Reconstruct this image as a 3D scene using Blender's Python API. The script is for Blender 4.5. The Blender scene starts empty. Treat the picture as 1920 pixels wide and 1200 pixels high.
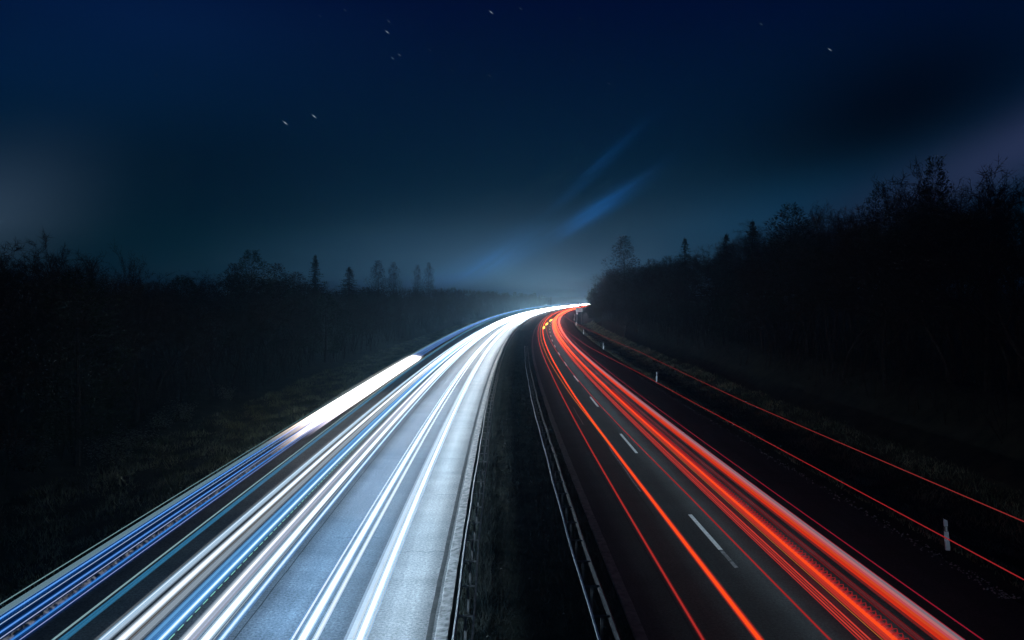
import bpy, math, random
import numpy as np
from mathutils import Vector, Matrix, Quaternion

random.seed(11)
rng = np.random.default_rng(11)
R = math.radians
sc = bpy.context.scene
col = sc.collection

# ---------------------------------------------------------------- camera
CAMH = 8.378                      # bridge parapet height above the carriageway
FPX = 1480.0                      # focal length in pixels of a 1920 wide frame
HORIZ = 557.5
cam = bpy.data.cameras.new('camera')
cam.sensor_width = 36.0
cam.lens = FPX / 1920 * 36
cam.shift_y = -(600 - HORIZ) / 1920
cam.clip_start = 0.1
cam.clip_end = 20000
camo = bpy.data.objects.new('camera', cam)
camo.location = (0, 0, CAMH)
camo.rotation_euler = (R(90), 0, 0)
col.objects.link(camo)
sc.camera = camo

# ---------------------------------------------------------------- render / exposure
sc.render.engine = 'CYCLES'
sc.cycles.use_denoising = True
sc.cycles.max_bounces = 8
sc.cycles.diffuse_bounces = 2
sc.cycles.glossy_bounces = 2
sc.cycles.volume_bounces = 1
sc.cycles.transparent_max_bounces = 96
sc.cycles.sample_clamp_indirect = 4
sc.view_settings.view_transform = 'Standard'
sc.view_settings.look = 'None'
sc.view_settings.exposure = 0
sc.view_settings.gamma = 1

# ---------------------------------------------------------------- night sky
def srgb(r, g, b):
    f = lambda c: (c / 255 / 12.92) if c / 255 <= .04045 else ((c / 255 + .055) / 1.055) ** 2.4
    return (f(r), f(g), f(b))

world = bpy.data.worlds.new('World')
sc.world = world
world.use_nodes = True
WT = world.node_tree
WT.nodes.clear()
def wn(t, **k):
    n = WT.nodes.new(t)
    for a, b in k.items():
        setattr(n, a, b)
    return n
def wl(a, b):
    WT.links.new(a, b)
def wmath(op, a, b=None, c=None):
    n = wn('ShaderNodeMath', operation=op)
    for i, v in enumerate((a, b, c)):
        if v is None:
            continue
        if isinstance(v, (int, float)):
            n.inputs[i].default_value = v
        else:
            wl(v, n.inputs[i])
    return n.outputs[0]
tc = wn('ShaderNodeTexCoord')
sep = wn('ShaderNodeSeparateXYZ')
wl(tc.outputs['Generated'], sep.inputs[0])
dx, dy, dz = sep.outputs
ysafe = wmath('MAXIMUM', dy, 0.05)
front = wmath('GREATER_THAN', dy, 0.06)
gx = wmath('DIVIDE', dx, ysafe)
gz = wmath('DIVIDE', dz, ysafe)
gv = wn('ShaderNodeCombineXYZ')
wl(gx, gv.inputs[0]); wl(gz, gv.inputs[1])
# height gradient of the whole dome
ramp = wn('ShaderNodeValToRGB')
wl(dz, ramp.inputs[0])
el = ramp.color_ramp.elements
stops = [(0.0, (0, 25, 35)), (0.06, (0, 30, 42)), (0.13, (0, 30, 50)), (0.20, (0, 25, 49)), (0.36, (0, 10, 46)), (0.7, (0, 8, 36))]
while len(el) < len(stops):
    el.new(0.5)
for e, (p, c) in zip(el, stops):
    e.position = p
    e.color = (*srgb(*c), 1)
acc = ramp.outputs[0]
def add_col(acc, fac, color):
    m = wn('ShaderNodeVectorMath', operation='SCALE')
    m.inputs[0].default_value = color
    wl(fac, m.inputs['Scale'])
    a = wn('ShaderNodeVectorMath', operation='ADD')
    wl(acc, a.inputs[0]); wl(m.outputs[0], a.inputs[1])
    return a.outputs[0]
def bump(x, y, sx, sy, ang=0.0, warp=None):
    """soft patch of sky centred on a direction; x, y, sx, sy as tangents * 1480"""
    mp = wn('ShaderNodeMapping', vector_type='TEXTURE')
    mp.inputs['Location'].default_value = ((x - 960) / FPX, (HORIZ - y) / FPX, 0)
    mp.inputs['Rotation'].default_value = (0, 0, R(ang))
    mp.inputs['Scale'].default_value = (sx / FPX, sy / FPX, 1)
    wl(warp if warp else gv.outputs[0], mp.inputs[0])
    d = wn('ShaderNodeVectorMath', operation='DOT_PRODUCT')
    wl(mp.outputs[0], d.inputs[0]); wl(mp.outputs[0], d.inputs[1])
    ex = wmath('EXPONENT', wmath('MULTIPLY', d.outputs['Value'], -1.0))
    return wmath('MULTIPLY', ex, front)
# slow cloud structure
nz = wn('ShaderNodeTexNoise')
nz.inputs['Scale'].default_value = 3.0
nz.inputs['Detail'].default_value = 3.0
nzm = wn('ShaderNodeMapping')
nzm.inputs['Scale'].default_value = (0.8, 0.8, 3.0)
nzm.inputs['Rotation'].default_value = (0, R(-25), 0)
wl(tc.outputs['Generated'], nzm.inputs[0])
wl(nzm.outputs[0], nz.inputs[0])
cl = wn('ShaderNodeMapRange')
cl.inputs['From Min'].default_value = 0.3; cl.inputs['From Max'].default_value = 0.7
cl.inputs['To Min'].default_value = 0.75; cl.inputs['To Max'].default_value = 1.2
wl(nz.outputs['Fac'], cl.inputs['Value'])
glows = [
    # x, y, sx, sy, angle, colour, amount
    (850, 545, 330, 95, 0, (46, 76, 104), 1.0),
    (1010, 560, 300, 120, 10, (50, 66, 80), 0.8),
    (480, 560, 300, 70, 0, (22, 44, 54), 0.6),
    (-50, 410, 200, 105, 18, (52, 64, 80), 0.8),
    (1960, 252, 500, 66, 25, (46, 48, 78), 0.8),
    (1450, 400, 330, 60, 22, (14, 50, 78), 0.7),
    (1240, 440, 240, 90, 15, (20, 40, 58), 0.6),
    (200, 40, 420, 160, 0, (6, 26, 58), 0.5),
]
for x, y, sx, sy, a, c, k in glows:
    f = wmath('MULTIPLY', bump(x, y, sx, sy, a), cl.outputs[0])
    acc = add_col(acc, f, tuple(k * v for v in srgb(*c)))
wz = wn('ShaderNodeTexNoise'); wz.inputs['Scale'].default_value = 1.0; wz.inputs['Detail'].default_value = 5.0
wm = wn('ShaderNodeMapping', vector_type='TEXTURE')
wm.inputs['Rotation'].default_value = (0, 0, R(34)); wm.inputs['Scale'].default_value = (.10, .012, 1)
wl(gv.outputs[0], wm.inputs[0]); wl(wm.outputs[0], wz.inputs[0])
wr = wn('ShaderNodeMapRange'); wr.inputs['From Min'].default_value = .3; wr.inputs['From Max'].default_value = .7
wr.inputs['To Min'].default_value = .35; wr.inputs['To Max'].default_value = 1.45
wl(wz.outputs['Fac'], wr.inputs['Value']); wisp = wr.outputs[0]
# fine streaks of cloud that catch blue light
for x, y, sx, sy, a, c, k in [
    (1108, 402, 80, 15, 33, (9, 64, 118), .72),
    (1160, 365, 80, 11, 36, (6, 42, 88), 0.6),
    (945, 478, 85, 26, 27, (20, 68, 112), 0.72),
    (885, 505, 80, 20, 20, (14, 60, 112), 0.55),
    (835, 522, 75, 14, 12, (16, 56, 100), .5),
    (1100, 335, 85, 10, 42, (5, 40, 80), 0.5),
    (1140, 290, 80, 9, 42, (4, 34, 72), 0.4),
]:
    acc = add_col(acc, wmath('MULTIPLY', bump(x, y, sx, sy, a), wisp), tuple(k * v for v in srgb(*c)))
# darker sky at the upper right
dk = wmath('SUBTRACT', 1.0, wmath('MULTIPLY', bump(1680, 215, 330, 150, 25), 0.75))
dk2 = wmath('SUBTRACT', 1.0, wmath('MULTIPLY', bump(330, 330, 330, 110, 0), 0.35))
dks = wmath('MULTIPLY', dk, dk2)
s_ = wn('ShaderNodeVectorMath', operation='SCALE')
wl(acc, s_.inputs[0]); wl(dks, s_.inputs['Scale'])
acc = s_.outputs[0]
# the stars, each drawn out a little by the turning sky
stars = [(535, 230.5, 4.2, 1.0), (589, 218, 4.0, 1.0), (726, 60, 3.6, .8), (921, 23, 3.6, .8), (736, 109, 3, .5),
         (749, 103, 3, .45), (729, 40, 3, .35), (806, 94, 3, .35), (918, 142, 3, .45), (976, 16, 3, .4),
         (647, 19, 3, .3), (293, 141, 3, .25), (93, 154, 3, .22), (1088, 35, 3, .3), (1427, 45, 3.2, .55),
         (1556, 93, 3.6, .8), (1142, 157, 3, .35), (1035, 205, 3, .25), (1377, 179, 3, .22), (1074, 113, 3, .25),
         (848, 133, 3, .22), (600, 30, 3, .25), (1268, 122, 3, .2)]
for x, y, L, k in stars:
    acc = add_col(acc, bump(x, y, L * .95, .85, -38 if x < 1100 else -33), (.32 * k ** 1.9, .38 * k ** 1.9, .43 * k ** 1.9))
bg = wn('ShaderNodeBackground')
bg.inputs['Strength'].default_value = 1.0
wl(acc, bg.inputs[0])
wo = wn('ShaderNodeOutputWorld')
wl(bg.outputs[0], wo.inputs[0])

# ---------------------------------------------------------------- the curve of the motorway
def A(Y):
    """sideways drift (m) of the motorway at distance Y: the axis bends to the right"""
    Y = np.asarray(Y, float)
    yc = np.clip(Y, -10, 900)
    v = -4.8269004e-08 * yc**3 + 1.92938132e-04 * yc**2 - 2.61544323e-02 * yc + 0.64776623
    sl = -1.448e-07 * yc**2 + 3.8588e-04 * yc - 2.61544e-02
    return v + sl * (Y - yc)
def slope(Y):
    return float((A(Y + .5) - A(Y - .5)))
def P(u, Y, z=0.0):
    return (float(u + A(Y)), float(Y), float(z))
def smooth(a, b, t):
    t = np.clip((np.asarray(t, float) - a) / (b - a), 0, 1)
    return t * t * (3 - 2 * t)
def ground_z(u, Y):
    """height of the terrain at offset u from the axis"""
    u = np.asarray(u, float); Y = np.asarray(Y, float)
    z = np.zeros(np.broadcast(u, Y).shape)
    z = z - 0.16 * smooth(-1.75, -1.2, u) * (1 - smooth(2.2, 2.8, u))          # median
    z = z - 0.5 * smooth(14.6, 16.6, u) * (1 - smooth(17.6, 19.5, u))           # ditch on the right
    z = z + 3.6 * smooth(19.0, 25.0, u) + 4.5 * smooth(26, 60, u) + 10 * smooth(80, 400, u)
    z = z - 0.35 * (1 - smooth(-17.5, -13.5, u))                               # left verge
    z = z + 2.2 * (1 - smooth(-34, -20, u)) + 6 * (1 - smooth(-120, -36, u)) + 8 * (1 - smooth(-600, -150, u))
    rough = (np.abs(u) > 13.2) * 1.0
    z = z + rough * 0.12 * (np.sin(u * 1.7 + Y * .31) * np.sin(Y * .83 + u * .4)) * smooth(13.2, 16, np.abs(u))
    return z

# ---------------------------------------------------------------- materials
def newmat(name):
    m = bpy.data.materials.new(name)
    m.use_nodes = True
    nt = m.node_tree
    b = nt.nodes['Principled BSDF']
    return m, nt, b
def noise_mix(nt, c1, c2, scale, detail=4, coord='Object', lo=.35, hi=.65, rough=.6):
    t = nt.nodes.new('ShaderNodeTexCoord')
    n = nt.nodes.new('ShaderNodeTexNoise')
    n.inputs['Scale'].default_value = scale
    n.inputs['Detail'].default_value = detail
    n.inputs['Roughness'].default_value = rough
    nt.links.new(t.outputs[coord], n.inputs['Vector'])
    r = nt.nodes.new('ShaderNodeValToRGB')
    r.color_ramp.elements[0].position = lo; r.color_ramp.elements[0].color = (*c1, 1)
    r.color_ramp.elements[1].position = hi; r.color_ramp.elements[1].color = (*c2, 1)
    nt.links.new(n.outputs['Fac'], r.inputs[0])
    return r.outputs[0], n
def mixc(nt, fac, a, b, mode='MIX'):
    m = nt.nodes.new('ShaderNodeMix')
    m.data_type = 'RGBA'; m.blend_type = mode
    if isinstance(fac, (int, float)):
        m.inputs['Factor'].default_value = fac
    else:
        nt.links.new(fac, m.inputs['Factor'])
    for s, v in (('A', a), ('B', b)):
        i = [q for q in m.inputs if q.name == s and q.type == 'RGBA'][0]
        if isinstance(v, tuple):
            i.default_value = (*v, 1)
        else:
            nt.links.new(v, i)
    return [q for q in m.outputs if q.type == 'RGBA'][0]
def simple(name, c1, c2, scale=8, rough=.85, metal=0.0, bump_k=0.0, spec=0.5):
    m, nt, b = newmat(name)
    c, n = noise_mix(nt, c1, c2, scale)
    nt.links.new(c, b.inputs['Base Color'])
    b.inputs['Roughness'].default_value = rough
    b.inputs['Metallic'].default_value = metal
    b.inputs['Specular IOR Level'].default_value = spec
    if bump_k:
        bp = nt.nodes.new('ShaderNodeBump')
        bp.inputs['Strength'].default_value = bump_k
        bp.inputs['Distance'].default_value = .03
        nt.links.new(n.outputs['Fac'], bp.inputs['Height'])
        nt.links.new(bp.outputs[0], b.inputs['Normal'])
    return m

def asphalt(name, base, var):
    m, nt, b = newmat(name)
    g1, n1 = noise_mix(nt, tuple(v * .3 for v in base), tuple(v * 1.9 for v in base), 13, 7, lo=.38, hi=.62, rough=.85)
    g2, n2 = noise_mix(nt, tuple(1 - var for _ in base), tuple(1 + var * .4 for _ in base), .55, 4, lo=.3, hi=.7)
    # wheel tracks and paver lanes: stretched along the road
    t = nt.nodes.new('ShaderNodeTexCoord')
    mp = nt.nodes.new('ShaderNodeMapping')
    mp.inputs['Scale'].default_value = (2.2, .03, 1)
    nt.links.new(t.outputs['UV'], mp.inputs[0])
    n3 = nt.nodes.new('ShaderNodeTexNoise'); n3.inputs['Scale'].default_value = 1.0; n3.inputs['Detail'].default_value = 3
    nt.links.new(mp.outputs[0], n3.inputs['Vector'])
    r3 = nt.nodes.new('ShaderNodeValToRGB')
    r3.color_ramp.elements[0].position = .3; r3.color_ramp.elements[0].color = (.78, .78, .78, 1)
    r3.color_ramp.elements[1].position = .7; r3.color_ramp.elements[1].color = (1.15, 1.15, 1.15, 1)
    nt.links.new(n3.outputs['Fac'], r3.inputs[0])
    # faint cross ripples of the paving
    mp2 = nt.nodes.new('ShaderNodeMapping')
    mp2.inputs['Scale'].default_value = (.22, 1.3, 1)
    nt.links.new(t.outputs['UV'], mp2.inputs[0])
    n4 = nt.nodes.new('ShaderNodeTexNoise'); n4.inputs['Scale'].default_value = 1.0; n4.inputs['Detail'].default_value = 3
    nt.links.new(mp2.outputs[0], n4.inputs['Vector'])
    r4 = nt.nodes.new('ShaderNodeValToRGB')
    r4.color_ramp.elements[0].position = .3; r4.color_ramp.elements[0].color = (.85, .85, .85, 1)
    r4.color_ramp.elements[1].position = .7; r4.color_ramp.elements[1].color = (1.1, 1.1, 1.1, 1)
    nt.links.new(n4.outputs['Fac'], r4.inputs[0])
    c = mixc(nt, 1.0, g1, g2, 'MULTIPLY')
    c = mixc(nt, 1.0, c, r3.outputs[0], 'MULTIPLY')
    c = mixc(nt, 1.0, c, r4.outputs[0], 'MULTIPLY')
    nt.links.new(c, b.inputs['Base Color'])
    b.inputs['Roughness'].default_value = .9
    b.inputs['Specular IOR Level'].default_value = .25
    bp = nt.nodes.new('ShaderNodeBump')
    bp.inputs['Strength'].default_value = .5; bp.inputs['Distance'].default_value = .012
    nt.links.new(n1.outputs['Fac'], bp.inputs['Height'])
    nt.links.new(bp.outputs[0], b.inputs['Normal'])
    return m

M = {}
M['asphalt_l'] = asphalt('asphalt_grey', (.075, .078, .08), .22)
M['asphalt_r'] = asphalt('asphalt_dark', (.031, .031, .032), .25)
M['paint'] = simple('road_paint', (.55, .56, .56), (.8, .8, .79), 9, .7)
M['worn'] = simple('worn_paint', (.04, .04, .04), (.28, .28, .28), 6, .8)
M['tar'] = simple('tar_seam', (.018, .018, .018), (.035, .035, .035), 3, .95, spec=.05)
M['concrete'] = simple('concrete', (.05, .05, .048), (.22, .215, .21), 5, .9, bump_k=.5)
M['concrete_d'] = simple('dirty_concrete', (.06, .062, .06), (.15, .15, .145), 4, .9, bump_k=.4)
M['zinc'] = simple('galvanised_steel', (.07, .074, .08), (.18, .185, .19), 6, .6, .1)
M['zinc_dim'] = simple('dimmed_steel', (.03, .032, .036), (.10, .103, .108), 5, .7, .1)  # same steel coloured darker, so the right W-beam shows less lamp light
M['zinc_lit'] = simple('lit_steel', (.5, .52, .54), (.7, .72, .74), 5, .5, .1)  # same steel coloured paler, so the right rear spar reads as lit
M['white_pl'] = simple('white_plastic', (.64, .72, .78), (.76, .82, .86), 12, .5)
M['black_pl'] = simple('black_plastic', (.012, .012, .012), (.03, .03, .03), 12, .5)
M['band'] = simple('dark_band', (.10, .10, .10), (.2, .2, .2), 12, .5)
M['refl'] = simple('reflector', (.75, .78, .8), (.88, .9, .9), 30, .25)
M['soil'] = simple('verge_soil', (.010, .014, .011), (.032, .036, .024), .9, 1, bump_k=.6, spec=.1)
M['grass'] = simple('grass_blades', (.03, .05, .027), (.21, .235, .145), .45, .9, spec=.15)
M['mgrass'] = simple('median_grass', (.008, .014, .014), (.05, .056, .05), .9, .9, spec=.15)
M['bark'] = simple('bark', (.018, .016, .014), (.05, .045, .04), 6, .95, spec=.1)
M['pale_bark'] = simple('birch_bark', (.08, .08, .075), (.34, .33, .31), 3, .9, spec=.2)
M['needle'] = simple('needles', (.012, .022, .014), (.035, .052, .03), 3, .9, spec=.1)
M['twig'] = simple('twigs', (.015, .012, .011), (.045, .037, .031), 2, .95, spec=.1)
M['leaf'] = simple('ivy_leaves', (.02, .035, .015), (.07, .095, .04), 4, .35, spec=.6)
M['rust_leaf'] = simple('rusty_leaves', (.08, .03, .012), (.2, .075, .03), 4, .8)
M['stone'] = simple('pale_stone', (.08, .08, .078), (.22, .22, .21), 6, .9)

# ---------------------------------------------------------------- mesh helpers
def mesh_obj(name, verts, faces, mat, parent=None, smooth_=False, uv=None):
    me = bpy.data.meshes.new(name)
    me.from_pydata([tuple(v) for v in verts], [], [tuple(f) for f in faces])
    if uv is not None:
        l = me.uv_layers.new(name='UVMap')
        vi = np.empty(len(me.loops), np.int32); me.loops.foreach_get('vertex_index', vi)
        l.data.foreach_set('uv', np.asarray(uv, np.float32)[vi].ravel())
    if smooth_:
        me.polygons.foreach_set('use_smooth', np.ones(len(me.polygons), bool))
    if mat:
        for mm in (mat if isinstance(mat, (list, tuple)) else [mat]):
            me.materials.append(mm)
    o = bpy.data.objects.new(name, me)
    col.objects.link(o)
    if parent:
        o.parent = parent
        o.matrix_parent_inverse = Matrix.Identity(4)
    return o
def tag(o, label=None, cat=None, group=None, kind=None):
    if label: o['label'] = label
    if cat: o['category'] = cat
    if group: o['group'] = group
    if kind: o['kind'] = kind
    return o
def thing(name, label, cat, loc=(0, 0, 0), rz=0.0, group=None):
    o = bpy.data.objects.new(name, None)
    o.empty_display_size = .3
    o.location = loc; o.rotation_euler = (0, 0, rz)
    col.objects.link(o)
    return tag(o, label, cat, group)
def dup(root, loc, rz=0.0, scale=None, label=None, group=None):
    r = root.copy(); col.objects.link(r)
    r.location = loc; r.rotation_euler = (0, 0, rz)
    if scale is not None: r.scale = scale
    if label: r['label'] = label
    if group: r['group'] = group
    for ch in list(root.children):
        c = ch.copy(); col.objects.link(c); c.parent = r
        for g in list(ch.children):
            d = g.copy(); col.objects.link(d); d.parent = c
    return r
class MB:
    def __init__(self): self.v = []; self.f = []
    def add(self, vs, fs):
        n = len(self.v); self.v += [tuple(v) for v in vs]; self.f += [tuple(i + n for i in f) for f in fs]
    def box(self, x0, x1, y0, y1, z0, z1, mtx=None):
        vs = [(x, y, z) for z in (z0, z1) for y in (y0, y1) for x in (x0, x1)]
        if mtx: vs = [tuple(mtx @ Vector(v)) for v in vs]
        self.add(vs, [(0, 2, 3, 1), (4, 5, 7, 6), (0, 1, 5, 4), (2, 6, 7, 3), (0, 4, 6, 2), (1, 3, 7, 5)])
    def tube(self, pts, rads, n=5, cap=True):
        pts = [Vector(p) for p in pts]
        base = len(self.v)
        for i, p in enumerate(pts):
            t = (pts[min(i + 1, len(pts) - 1)] - pts[max(i - 1, 0)])
            if t.length < 1e-9: t = Vector((0, 0, 1))
            t.normalize()
            a = Vector((1, 0, 0)) if abs(t.x) < .8 else Vector((0, 1, 0))
            b = t.cross(a).normalized(); c = t.cross(b)
            for k in range(n):
                q = 2 * math.pi * k / n
                self.v.append(tuple(p + (b * math.cos(q) + c * math.sin(q)) * rads[i]))
        for i in range(len(pts) - 1):
            for k in range(n):
                a0 = base + i * n + k; a1 = base + i * n + (k + 1) % n
                self.f.append((a0, a1, a1 + n, a0 + n))
        if cap:
            self.f.append(tuple(base + k for k in range(n))[::-1])
            self.f.append(tuple(base + (len(pts) - 1) * n + k for k in range(n)))
    def build(self, name, mat, parent=None, **k):
        return mesh_obj(name, self.v, self.f, mat, parent, **k)
def ysteps(y0, y1, near=1.5, growth=1.018):
    out = [y0]; d = near
    while out[-1] < y1:
        out.append(out[-1] + d); d = max(near, near * max(1.0, out[-1] / 90.0) ** 1.05)
    out[-1] = y1
    return out
def strip(name, uz, y0, y1, mat, parent=None, kind=None, near=2.0, jitter=0.0):
    """a ribbon along the motorway; uz = cross-section [(u, z), ...] from left to right"""
    Ys = ysteps(y0, y1, near)
    n = len(uz); vs = []; uv = []
    for Y in Ys:
        for (u, z) in uz:
            j = rng.normal() * jitter if jitter else 0
            vs.append(P(u + j, Y, z)); uv.append((u, Y))
    fs = [(i * n + k, i * n + k + 1, (i + 1) * n + k + 1, (i + 1) * n + k) for i in range(len(Ys) - 1) for k in range(n - 1)]
    o = mesh_obj(name, vs, fs, mat, parent, uv=uv)
    if kind: o['kind'] = kind
    return o

# ---------------------------------------------------------------- terrain and carriageways
us = [-3000, -1800, -1000, -600, -350, -220, -150, -120, -95, -75, -60, -50, -42, -36, -32, -29, -26, -24, -22, -20.5, -19, -17.5, -16.5,
      -15.5, -14.5, -13.6, -13.0, -9, -5, -2.12, -1.75, -1.55, -1.2, -.6, 0, .6, 1.2, 1.8, 2.2, 2.5, 2.85, 6, 10, 13.6, 14.2, 14.9, 15.6, 16.4, 17.2, 18,
      18.8, 19.6, 20.4, 21.2, 22, 23, 24, 25, 26, 28, 31, 35, 40, 48, 56, 64, 80, 110, 150, 220, 320, 450, 700, 1100, 1800, 3000]
Ys = [-200, -100, -60, -40, -25, -12] + ysteps(-5, 1000, 3.0)[:] + [1100, 1250, 1500, 1900, 2500, 3300]
UU, YY = np.meshgrid(np.array(us, float), np.array(Ys, float))
ZZ = ground_z(UU, YY)
onroad = ((UU > -13.3) & (UU < -2.0)) | ((UU > 2.8) & (UU < 14.0))
ZZ = np.where(onroad, ZZ - .05, ZZ)
XX = UU + A(YY)
nu = len(us)
gv_ = np.stack([XX.ravel(), YY.ravel(), ZZ.ravel()], 1)
gf = [(i * nu + k, i * nu + k + 1, (i + 1) * nu + k + 1, (i + 1) * nu + k) for i in range(len(Ys) - 1) for k in range(nu - 1)]
tag(mesh_obj('ground', gv_.tolist(), gf, M['soil'], smooth_=True), kind='structure')

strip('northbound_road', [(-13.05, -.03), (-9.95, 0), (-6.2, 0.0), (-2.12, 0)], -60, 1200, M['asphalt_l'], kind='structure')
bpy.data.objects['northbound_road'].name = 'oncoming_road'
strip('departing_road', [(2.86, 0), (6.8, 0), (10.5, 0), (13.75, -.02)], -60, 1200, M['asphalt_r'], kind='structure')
# drainage kerbs that edge the median
strip('kerb', [(-2.12, .004), (-2.1, .05), (-1.80, .075), (-1.78, -.16)], -40, 900, M['concrete'], kind='structure', near=.6, jitter=.008)
strip('gutter_strip', [(2.82, -.14), (2.83, .02), (3.12, .012), (3.13, -.02)], -40, 900, M['concrete_d'], kind='structure', near=.8, jitter=.006)

# painted markings and seams
def dash(u, Y0, L, w, mat, name='lane_marking', wob=0.0):
    n = 5; vs = []; fs = []
    for i in range(n + 1):
        Y = Y0 + L * i / n
        a = rng.normal() * wob
        vs += [P(u - w / 2 + a, Y, .006), P(u + w / 2 + a, Y, .006)]
    fs = [(2 * i, 2 * i + 1, 2 * i + 3, 2 * i + 2) for i in range(n)]
    return vs, fs
mb = MB()
for k in range(-4, 40):
    Yf = 30.43 + 18 * k
    mb.add(*dash(6.83, Yf - 6.0 if k != 0 else Yf - 4.25, 6.0 if k != 0 else 4.25, .15 if k < 12 else .2, M['paint']))
tag(mb.build('lane_marking', M['paint']), kind='structure')
mb = MB(); mb.add(*dash(6.83, 30.43 - 6.0, 1.7, .13, None))
for (u, a, b, w) in ((10.6, 58, 96, .07), (10.6, 100, 120, .05), (5.55, 34, 44, .06), (4.9, 52, 60, .05)):
    mb.add(*dash(u, a, b - a, w, None, wob=.01))
tag(mb.build('worn_marking', M['worn']), kind='structure')
mb = MB()
for k in range(0, 10):
    mb.add(*dash(-6.2, 32 + 18 * k, 6, .14, None))  # lane dashes, coloured dark for wear and for the oncoming headlamp glare
tag(mb.build('dark_lane_dash', simple('dark_dash_paint', (.032, .033, .035), (.05, .05, .052), 4, .8)), kind='structure')
mb = MB()
for (u, a, b, w) in ((-7.02, 12, 140, .035), (5.4, 30, 50, .03), (-2.26, 10, 260, .14), (4.3, 14, 60, .025), (-7.0, 140, 150, .03)):
    Yq = a
    while Yq < b:
        mb.add(*dash(u, Yq, 6, w, None, wob=.006)); Yq += 6
for (Y_, ua_, ub_) in ((26.0, -4.2, -2.3), (27.5, -6.2, -4.6), (33.5, -3.4, -2.3), (41.0, -6.6, -2.3), (58.0, -6.6, -2.3), (21.6, -5.6, -4.9), (75, -6.6, -2.3)):
    n_ = 12; vs_ = []
    for i in range(n_ + 1):
        u_ = ua_ + (ub_ - ua_) * i / n_; yy = Y_ + .06 * math.sin(i * 1.3 + Y_) + random.gauss(0, .015)
        vs_ += [P(u_, yy - .02, .005), P(u_, yy + .02, .005)]
    mb.add(vs_, [(2 * i, 2 * i + 2, 2 * i + 3, 2 * i + 1) for i in range(n_)])
tag(mb.build('road_seam', M['tar']), kind='structure')

# ---------------------------------------------------------------- headlamp beams that sweep the lanes
def beam(u, Y, h, toward, power, colr, half, pitch, aim=0.0, rad=.08):
    L = bpy.data.lights.new('headlamp_beam', 'SPOT')
    L.energy = power; L.color = colr; L.spot_size = 2 * R(half); L.spot_blend = 1.0
    L.shadow_soft_size = rad
    o = bpy.data.objects.new('headlamp_beam', L)
    o.location = P(u, Y, h)
    s = slope(Y)
    d = Vector((s + aim, 1, 0)).normalized() * toward
    d.z = -math.tan(R(pitch))
    o.rotation_euler = d.to_track_quat('-Z', 'Y').to_euler()
    col.objects.link(o)
    return o
BL = (.50, .76, 1.0)
WH = (.80, .91, 1.0)
KB = 1.0
def road_light_strip(u, Y0, L, h, width, radiance, colr, tilt):
    """the lamps of one lane, summed up along their way: a long low strip that shines down on the asphalt"""
    q = bpy.data.lights.new('road_light_strip', 'AREA')
    q.shape = 'RECTANGLE'; q.size = width; q.size_y = L
    q.energy = radiance * math.pi * width * L; q.color = colr
    o = bpy.data.objects.new('road_light_strip', q)
    Ym = Y0 + L / 2
    o.location = P(u, Ym, h)
    o.rotation_euler = (0, R(-tilt), -math.atan(slope(Ym)))
    col.objects.link(o)
Yb = 2.0
while Yb < 420:
    L = max(14.0, Yb * .16)
    far_ = 1 + Yb / 900.0
    wf = min(1.0, Yb / 110.0)
    cool = lambda c: tuple(x + (y - x) * wf for x, y in zip(c, (.86, .93, 1.0)))
    road_light_strip(-3.2, Yb, L, .85, .30, 42 * far_, cool((.56, .79, 1.0)), 13)
    road_light_strip(-4.75, Yb, L, .85, .30, 32 * far_, cool((.26, .58, 1.0)), 0)
    road_light_strip(-6.1, Yb, L, .85, .30, 30 * far_, cool((.24, .56, 1.0)), -8)
    road_light_strip(-8.1, Yb, L, .85, .25, 3.6 * far_, cool((.30, .62, 1.0)), 0)
    road_light_strip(-10.9, Yb, L, .85, .25, 0.7, (.25, .62, 1.0), 0)  # weak added fill that tints the hard shoulder blue; no lamps pass there
    Yb += L
Yb = 20.0
while Yb < 900:                              # main beams towards the bridge
    step = max(7.0, Yb * .10)
    if Yb > 130:
        beam(-4.4, Yb, .68, -1, 520 * step / 7, BL, 20, 4)
    beam(-9.4, Yb + 2, .72, -1, 36 * step / 7, (.7, .88, 1.), 22, 9, aim=.55, rad=.2)
    Yb += step
Yb = -4.0
while Yb < 300:
    L = max(14.0, Yb * .16)
    for u_, ra in ((4.3, .35), (5.9, .75), (7.45, 2.1), (9.6, .7)):
        road_light_strip(u_, Yb, L, .7, .3, ra * 1.25 * (1 + Yb / 140), (.42, .84, 1.0), 0)
    Yb += L
Yb = -26.0
while Yb < 330:
    step = max(6.0, abs(Yb) * .12)
    beam(8.9, Yb, .68, 1, 620 * step / 7 * (1 + max(0, Yb) / 18), (.62, .84, 1.0), 13, 1.0, aim=.10)
    Yb += step

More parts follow.
